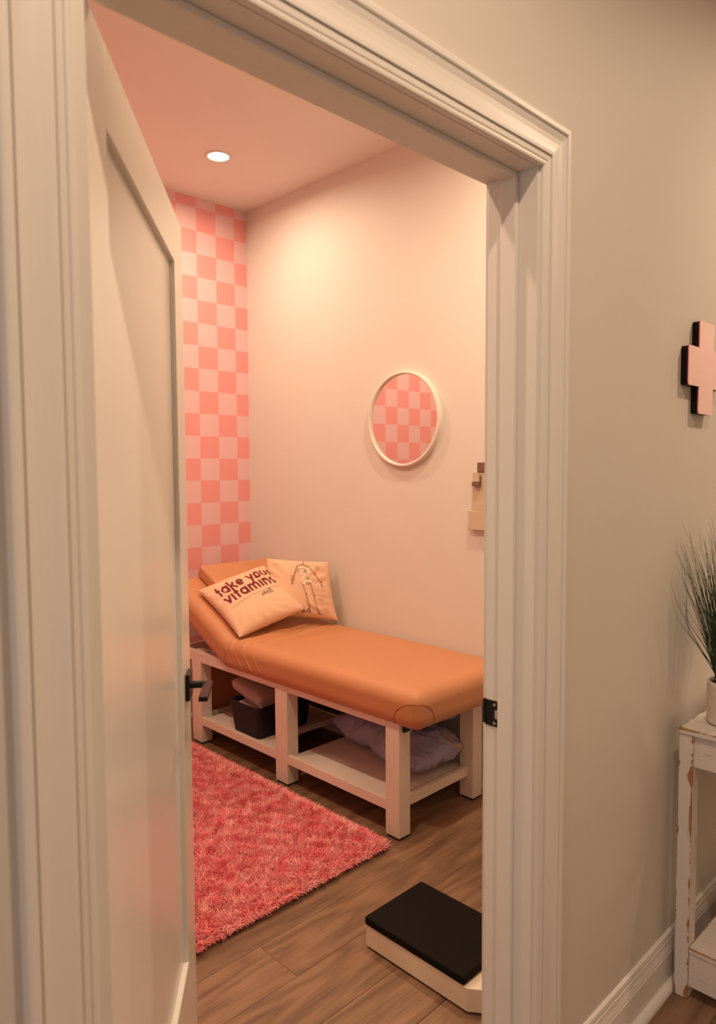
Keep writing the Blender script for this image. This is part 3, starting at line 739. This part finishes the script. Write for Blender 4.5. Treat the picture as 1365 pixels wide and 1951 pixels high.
def towel(name, x0, x1, y0, y1, z0, th, tilt, label, seed, plies=2):
    """folded cloth: closed fold at +y, loose edges at -y"""
    prof = []; nseg = 12; L = y1-y0; h = th/2
    path = []
    for i in range(nseg+1): path.append((y0+L*i/nseg, 0))
    out = []
    up = [(y0+(L-h)*i/nseg, th) for i in range(nseg+1)]; capp = [(y1-h+h*math.sin(a), h+h*math.cos(a)) for a in np.linspace(0, PI, 10)[1:-1]]
    dn_ = [(y0+(L-h)*(nseg-i)/nseg, 0) for i in range(nseg+1)]
    front = [(y0, th*.20), (y0+.010, th*.25), (y0+.002, th*.3), (y0-.002, th*.45), (y0+.012, th*.5), (y0+.002, th*.55), (y0, th*.7), (y0+.010, th*.75), (y0-.001, th*.8)]
    prof = up+capp+dn_+front
    bm = bmesh.new(); rings = []; nx = 16; r = random.Random(seed); from mathutils import noise
    for i in range(nx+1):
        x = x0+(x1-x0)*i/nx; e = 1-max(0, abs(i/nx-.5)*2-.82)*1.2
        ring = []
        for (yy, zz) in prof:
            z = zz*e+(1-e)*th*.5; k = (yy-y0)/L
            zt = z0+z+math.tan(tilt)*(yy-y0)-.10*th*((2*i/nx-1)**2)
            q = Vector((x, yy, zt)); q.z += .006*noise.noise(q*14+Vector((seed, 0, 0))); q.y += .004*noise.noise(q*19)
            ring.append(bm.verts.new(q))
        rings.append(ring)
    n = len(prof)
    for A, B in zip(rings, rings[1:]):
        for i in range(n): bm.faces.new((A[i], A[(i+1) % n], B[(i+1) % n], B[i]))
    bm.faces.new(rings[0]); bm.faces.new(rings[-1][::-1]); bmesh.ops.recalc_face_normals(bm, faces=bm.faces)
    return tag(obj(name, bm, M_towel, None, True), label, 'towel', 'towels in the black basket')
towel('folded_towel', 2.06, 2.34, 2.775, 2.97, zs+.105, .045, 0, 'mauve folded towel lying inside the black basket under another towel', 3)
towel('folded_towel', 2.055, 2.33, 2.765, 3.0, zs+.150, .056, .24, 'mauve folded towel slanting on top of the basket under the bed', 7)

# ------------------------------------------------------------------ scale on the floor
sc = empty('floor_scale', (1.65, 1.28, 0), 'ivory floor weighing scale with black rubber platform in front of the right jamb', 'scale')
def prism(name, poly, z0, z1, m, parent, bevel=.002, seg=2, taper=0):
    bm = bmesh.new(); cx = sum(p[0] for p in poly)/len(poly); cy = sum(p[1] for p in poly)/len(poly)
    A = [bm.verts.new((x, y, z0)) for x, y in poly]; B = [bm.verts.new((x+(cx-x)*taper, y+(cy-y)*taper, z1)) for x, y in poly]; n = len(A)
    bm.faces.new(A[::-1]); bm.faces.new(B)
    for i in range(n): bm.faces.new((A[i], A[(i+1) % n], B[(i+1) % n], B[i]))
    bmesh.ops.recalc_face_normals(bm, faces=bm.faces); return obj(name, bm, m, parent, bevel=bevel, seg=seg)
prism('scale_base', [(1.483, 1.478), (1.483, 1.098), (1.525, 1.040), (1.70, 1.040), (1.742, 1.098), (1.742, 1.478)], .006, .073, M_scalewhite, sc, .003)
prism('scale_base_skirt', [(1.489, 1.472), (1.489, 1.102), (1.53, 1.046), (1.695, 1.046), (1.736, 1.102), (1.736, 1.472)], 0, .007, M_black_pad, sc, 0)
prism('platform', [(1.480, 1.480), (1.480, 1.108), (1.745, 1.108), (1.745, 1.480)], .0735, .099, M_scaletop, sc, .005, 3)

# ------------------------------------------------------------------ mirror on the wall
mr = empty('round_mirror', (XR, 2.348, 1.694), 'round wall mirror in a thin white frame showing pink checks', 'mirror')
bm = bmesh.new(); prof = [(.232, 0), (.232, .026), (.229, .029), (.222, .029), (.219, .026), (.219, .012), (.219, 0)]
rings = [[bm.verts.new((XR-h, 2.352+r*math.cos(t), 1.694+r*math.sin(t))) for t in np.linspace(0, 2*PI, 96, endpoint=False)] for r, h in prof]
for A, B in zip(rings, rings[1:]):
    for i in range(96): bm.faces.new((A[i], A[(i+1) % 96], B[(i+1) % 96], B[i]))
bmesh.ops.recalc_face_normals(bm, faces=bm.faces); obj('mirror_frame', bm, M_frame, mr, True)
bm = bmesh.new(); cyl(bm, (XR-.002, 2.352, 1.694), (XR-.016, 2.352, 1.694), .2192, n=96); obj('mirror_glass', bm, M_mirror, mr)

# holder on the mirror wall, half hidden by the jamb
hd = empty('wall_holder', (XR, 1.87, 1.3), 'beige wall-mounted holder with brown clips, cut off by the right jamb', 'holder')
box('holder_tray', (XR-.030, 1.79, 1.176), (XR-.001, 1.950, 1.262), M_holder, hd, .002)
box('back_plate', (XR-.024, 1.862, 1.262), (XR-.001, 1.930, 1.436), M_holder, hd, .003)
box('side_clip', (XR-.014, 1.80, 1.24), (XR-.001, 1.860, 1.480), M_brown, hd, .003)
box('clip', (XR-.030, 1.862, 1.436), (XR-.002, 1.900, 1.478), M_brown, hd, .002)
hk = box('hook', (XR-.046, 1.880, 1.372), (XR-.024, 1.913, 1.394), M_brown, hd, .002)
box('hook_tip', (XR-.047, 1.905, 1.374), (XR-.024, 1.918, 1.392), M_brown, hk, .002)
box('hook_stem', (XR-.030, 1.879, 1.394), (XR-.024, 1.889, 1.420), M_brown, hk, .001)

# ------------------------------------------------------------------ pink cross sign
cs = empty('cross_sign', (2.118, W0, 1.729), 'pink mirrored cross sign with black edges on the hallway wall', 'sign')
def cross_poly(cx, cz, half, arm, r=.008):
    h, a = half, arm
    P = [(-a, -h), (a, -h), (a, -a), (h, -a), (h, a), (a, a), (a, h), (-a, h), (-a, a), (-h, a), (-h, -a), (-a, -a)]
    out = []; n = len(P)
    for i in range(n):
        p, q, s = Vector(P[i-1]), Vector(P[i]), Vector(P[(i+1) % n])
        d1, d2 = (p-q).normalized(), (s-q).normalized()
        convex = (q-p).cross(s-q) > 0
        if not convex: out.append((cx+q.x, cz+q.y)); continue
        for k in range(6):
            t = k/5; a0 = q+d1*r; b0 = q+d2*r; c0 = q+d1*r+d2*r
            v = (a0-c0)*math.cos(t*PI/2)+(b0-c0)*math.sin(t*PI/2); out.append((cx+(c0+v).x, cz+(c0+v).y))
    return out
def cross_slab(name, y0, y1, half, arm, m, bev=0):
    bm = bmesh.new(); pl = cross_poly(2.119, 1.729, half, arm)
    A = [bm.verts.new((x, y0, z)) for x, z in pl]; B = [bm.verts.new((x, y1, z)) for x, z in pl]; n = len(A)
    fa_ = bm.faces.new(A); fb_ = bm.faces.new(B[::-1])
    for i in range(n): bm.faces.new((A[i], B[i], B[(i+1) % n], A[(i+1) % n]))
    bmesh.ops.recalc_face_normals(bm, faces=bm.faces); return obj(name, bm, m, cs)
cross_slab('sign_core', .757, W0-.0005, .1265, .0525, M_crossedge)
cross_slab('sign_edge', .7545, .7568, .1270, .0530, M_crossred)
cross_slab('sign_face', .752, .7544, .1270, .0530, M_cross)

# ------------------------------------------------------------------ console table
tb = empty('console_table', (2.45, .55, 0), 'distressed white console table with brown worn edges against the hallway wall', 'table')
TX0, TX1, TY0, TY1 = 1.950, 3.00, .330, .741
def soften(o, amp=.0008, seed=0): return o
box('table_top', (TX0-.004, TY0-.004, .737), (TX1+.004, TY1, .753), M_dist, tb, .003, 3)
for x0 in (TX0, TX1-.050):
    for y0 in (TY0, TY1-.037): 
        box('leg', (x0, y0, 0), (x0+.050, y0+.037, .737), M_distv, tb, .004, 3)
box('end_apron', (TX0+.008, TY0+.037, .650), (TX0+.026, TY1-.037, .737), M_dist, tb, .001)
box('end_apron', (TX1-.026, TY0+.037, .650), (TX1-.008, TY1-.037, .737), M_dist, tb, .001)
box('side_apron', (TX0+.050, TY0+.006, .650), (TX1-.050, TY0+.024, .737), M_dist, tb, .001)
box('side_apron', (TX0+.050, TY1-.024, .680), (TX1-.050, TY1-.006, .737), M_dist, tb, .001)
lw = box('lower_shelf', (TX0+.002, TY0+.037, .132), (TX1-.002, TY1-.038, .147), M_dist, tb, .0015)
box('shelf_side', (TX0+.004, TY0+.037, .038), (TX0+.022, TY1-.038, .1315), M_dist, lw, .001)
box('shelf_side', (TX1-.022, TY0+.037, .038), (TX1-.004, TY1-.038, .1315), M_dist, lw, .001)
M_rawwood = mat('bare_brown_wood', (.34, .16, .075), .6, var=.25, vscale=60)
def worn_edge(p0, p1, dA, dB, wA, wB, parent, seed, gap=.35, bev=.0035, blobs=()):
    '''bare wood showing along a box edge: an irregular skin wrapped over the edge, on both faces'''
    rr_ = random.Random(seed); p0, p1, dA, dB = Vector(p0), Vector(p1), Vector(dA), Vector(dB); L = (p1-p0).length; n = max(8, int(L/.004))
    from mathutils import noise
    nA, nB = -dB, -dA
    rows = []
    for i in range(n+1):
        t = i/n; p = p0.lerp(p1, t); v = noise.noise(Vector((t*L*28, seed*7.3, 0)))+.5*noise.noise(Vector((t*L*110, seed, 3))); w = max(0, v+gap)
        for bt, bw, bs in blobs: w += bs*math.exp(-((t-bt)/bw)**2)
        a, b = w*wA+.0004, w*wB+.0004
        k = min(1, w*2.2)
        c = p+(dA+dB)*bev; R_ = bev+.0004; pts = []
        for q in range(7):
            ph = math.radians(45+45*k*(q/3-1)); pts.append(c-(dB*math.cos(ph)+dA*math.sin(ph))*R_)
        if k >= 1: pts = [p+dA*(bev+a)+nA*.0003]+pts+[p+dB*(bev+b)+nB*.0003]
        else: pts = [pts[0]]+pts+[pts[-1]]
        rows.append((k, pts))
    bm = bmesh.new()
    vs = [(k, [bm.verts.new(q) for q in r3]) for k, r3 in rows]
    for (k0, A), (k1, B) in zip(vs, vs[1:]):
        if max(k0, k1) < .05: continue
        for i in range(8): bm.faces.new((A[i], A[i+1], B[i+1], B[i]))
    o = obj('worn_edge', bm, M_rawwood, parent); o['kind'] = 'stuff'; o['label'] = 'bare brown wood along a worn edge'; return o
xe = TX0-.004
worn_edge((xe, TY1, .753), (xe, TY0, .753), (1, 0, 0), (0, 0, -1), .0012, .0004, tb, 1, .22, .003, ((0, .04, 6),))
worn_edge((xe, TY1, .753), (xe+.5, TY1, .753), (0, -1, 0), (0, 0, -1), .002, .001, tb, 2, .05, .003, ((0, .02, 2.5),))
worn_edge((TX0, TY1-.037, .735), (TX0, TY1-.037, .004), (0, 1, 0), (1, 0, 0), .0014, .0006, tb, 3, .06, .004, ((.15, .022, 6), (.31, .05, .8), (.985, .02, 4)))
worn_edge((TX0, TY1, .735), (TX0, TY1, .004), (0, -1, 0), (1, 0, 0), .0010, .001, tb, 4, -.05, .004, ((.99, .02, 2.0),))
worn_edge((TX0+.002, TY1-.038, .147), (TX0+.002, TY0+.04, .147), (1, 0, 0), (0, 0, -1), .0018, .0012, lw, 5, .28, .0015)
worn_edge((TX0+.002, TY1-.038, .147), (TX0+.45, TY1-.038, .147), (0, -1, 0), (0, 0, -1), .0016, .001, lw, 6, .15, .0015)
bm = bmesh.new()
for z0, n, xx_ in ((.657, 9, TX0+.0078), (.050, 8, TX0+.0038)):
    for k in range(n):
        z = z0+k*.0085+random.uniform(-.001, .001); cyl(bm, (xx_, TY1-.049+random.uniform(-.0006, .0006), z), (xx_+.002, TY1-.049, z), .0009, n=8)
obj('nail_holes', bm, M_hole, tb)['kind'] = 'stuff'

# potted grass
PCX, PCY, PR_, PH = 2.070, .650, .060, .118
pt = empty('potted_grass', (PCX, PCY, .753), 'tall dark green grass in an ivory ribbed pot on the console table', 'plant')
prof = [(0, .0005), (.052, .0005), (.056, .004)]
for k in range(22):
    z = .008+k*(PH-.014)/22; prof += [(PR_, z), (PR_, z+.0030), (PR_-.0009, z+.0040)]
prof += [(PR_, PH-.004), (PR_-.002, PH), (PR_-.006, PH), (PR_-.007, PH-.004), (PR_-.008, PH-.02), (0, PH-.02)]
bm = bmesh.new(); lathe(bm, (PCX, PCY, .753), prof); obj('pot', bm, M_pot, pt, True)
bm = bmesh.new(); cyl(bm, (PCX, PCY, .753+PH-.0195), (PCX, PCY, .753+PH-.008), PR_-.009, n=32); obj('soil', bm, M_soil, pt)
bm = bmesh.new(); r = random.Random(12)
for k in range(380):
    az = r.uniform(0, 2*PI); rad = .034*math.sqrt(r.random()); bs = Vector((PCX+rad*math.cos(az), PCY+rad*math.sin(az), .753+PH-.012))
    az += r.uniform(-.9, .9); lean = min(abs(r.gauss(.0, .36)), .66)*(.45+rad/.034*.8); H_ = r.uniform(.20, .47)*(1-.22*lean)
    if math.sin(az) > .2: lean *= .6
    if math.cos(az) < 0: lean *= 1.2
    out = Vector((math.cos(az), math.sin(az), 0)); sd = Vector((-out.y, out.x, 0))*r.gauss(0, .05); pts = []; n = 9
    curl = r.gauss(.03, .06)*(1+lean); kink = r.random() < .07; kd = Vector((r.uniform(-1, 1), r.uniform(-1, .3), r.uniform(-.2, .4)))
    for i in range(n+1):
        t = i/n; p = bs+out*(math.sin(lean)*H_*t+curl*t*t*H_)+sd*t*t*H_*2+Vector((0, 0, math.cos(lean)*H_*t-abs(curl)*.4*t*t*H_))
        if kink and t > .6: p += kd*(t-.6)*H_*.6
        if p.y > W0-.012: p.y = W0-.012
        if abs(p.z-1.729) < .14 and p.y > .742: p.y = .742
        pts.append(p)
    tube(bm, pts, [.0015*(1-.88*(i/n)**1.3) for i in range(n+1)], 4)
gr = obj('grass_blades', bm, M_grass, pt, True); gr['kind'] = 'stuff'

# ------------------------------------------------------------------ shag rug
rg_ = empty('shag_rug', (1.25, 2.6, 0), 'coral pink shaggy rug on the floor beside the bed', 'rug')
RXa, RXb, RYa, RYb = .72, 1.955, 1.80, 3.45
box('rug_backing', (RXa+.024, RYa+.024, 0.0005), (RXb-.026, RYb-.024, .009), M_pile, rg_, .002)
def pile(n, x0, x1, y0, y1, wdt, ln):
    from mathutils import noise
    bx_ = rng.uniform(x0, x1, n); by_ = rng.uniform(y0, y1, n)
    # tufts lean in clumps
    ph1 = np.sin(bx_*23+3*np.sin(by_*17))+np.sin(by_*29+2*np.sin(bx_*21)); ph2 = np.cos(bx_*19-2*np.sin(by_*25))+np.sin(by_*37+bx_*11)
    th = ph1*2.6+ph2*2.1+rng.normal(0, .9, n)
    lean = np.clip(.55+.25*np.sin(bx_*61+by_*47)+rng.normal(0, .35, n), .05, 1.35)
    # outward lean at the rim
    edge = np.minimum.reduce([bx_-x0, x1-bx_, by_-y0, y1-by_])
    e = edge < .022
    oth = np.where(bx_-x0 == edge, PI, np.where(x1-bx_ == edge, 0, np.where(by_-y0 == edge, -PI/2, PI/2)))
    th = np.where(e, oth+rng.normal(0, .7, n), th); lean = np.where(e, rng.uniform(.5, 1.25, n), lean)
    L = ln*rng.uniform(.7, 1.2, n); wd = wdt*rng.uniform(.7, 1.2, n)
    dx, dy = np.cos(th), np.sin(th); tw = rng.uniform(0, PI, n); sx, sy = np.cos(tw), np.sin(tw)
    V = np.zeros((n, 7, 3)); ks = (0, .45, .8, 1.0)
    for i, t in enumerate(ks):
        a = lean*t**1.3; px = bx_+dx*L*t*np.sin(a); py = by_+dy*L*t*np.sin(a); pz = .006+L*t*np.cos(a*.9)*.92
        pz = np.maximum(pz, .003)
        ww = wd*(1, 1.15, .8, 0)[i]/2
        if i < 3:
            V[:, 2*i] = np.stack([px-sx*ww, py-sy*ww, pz], -1); V[:, 2*i+1] = np.stack([px+sx*ww, py+sy*ww, pz], -1)
        else: V[:, 6] = np.stack([px, py, pz], -1)
    base = (np.arange(n)*7)[:, None]
    q = np.concatenate([base+np.array([0, 1, 3, 2]), base+np.array([2, 3, 5, 4])], 0); t3 = base+np.array([4, 5, 6])
    me = bpy.data.meshes.new('pile'); me.vertices.add(n*7); me.vertices.foreach_set('co', V.reshape(-1))
    nq, nt = len(q), len(t3); me.loops.add(nq*4+nt*3); me.loops.foreach_set('vertex_index', np.concatenate([q.reshape(-1), t3.reshape(-1)]).astype(np.int32))
    me.polygons.add(nq+nt); ls = np.concatenate([np.arange(nq)*4, nq*4+np.arange(nt)*3]).astype(np.int32)
    me.polygons.foreach_set('loop_start', ls); me.update(calc_edges=True); me.validate(); return me
po = obj('pile', pile(260000, RXa+.012, RXb-.014, RYa+.012, RYb-.012, .0029, .034), M_pile, rg_); po['kind'] = 'stuff'
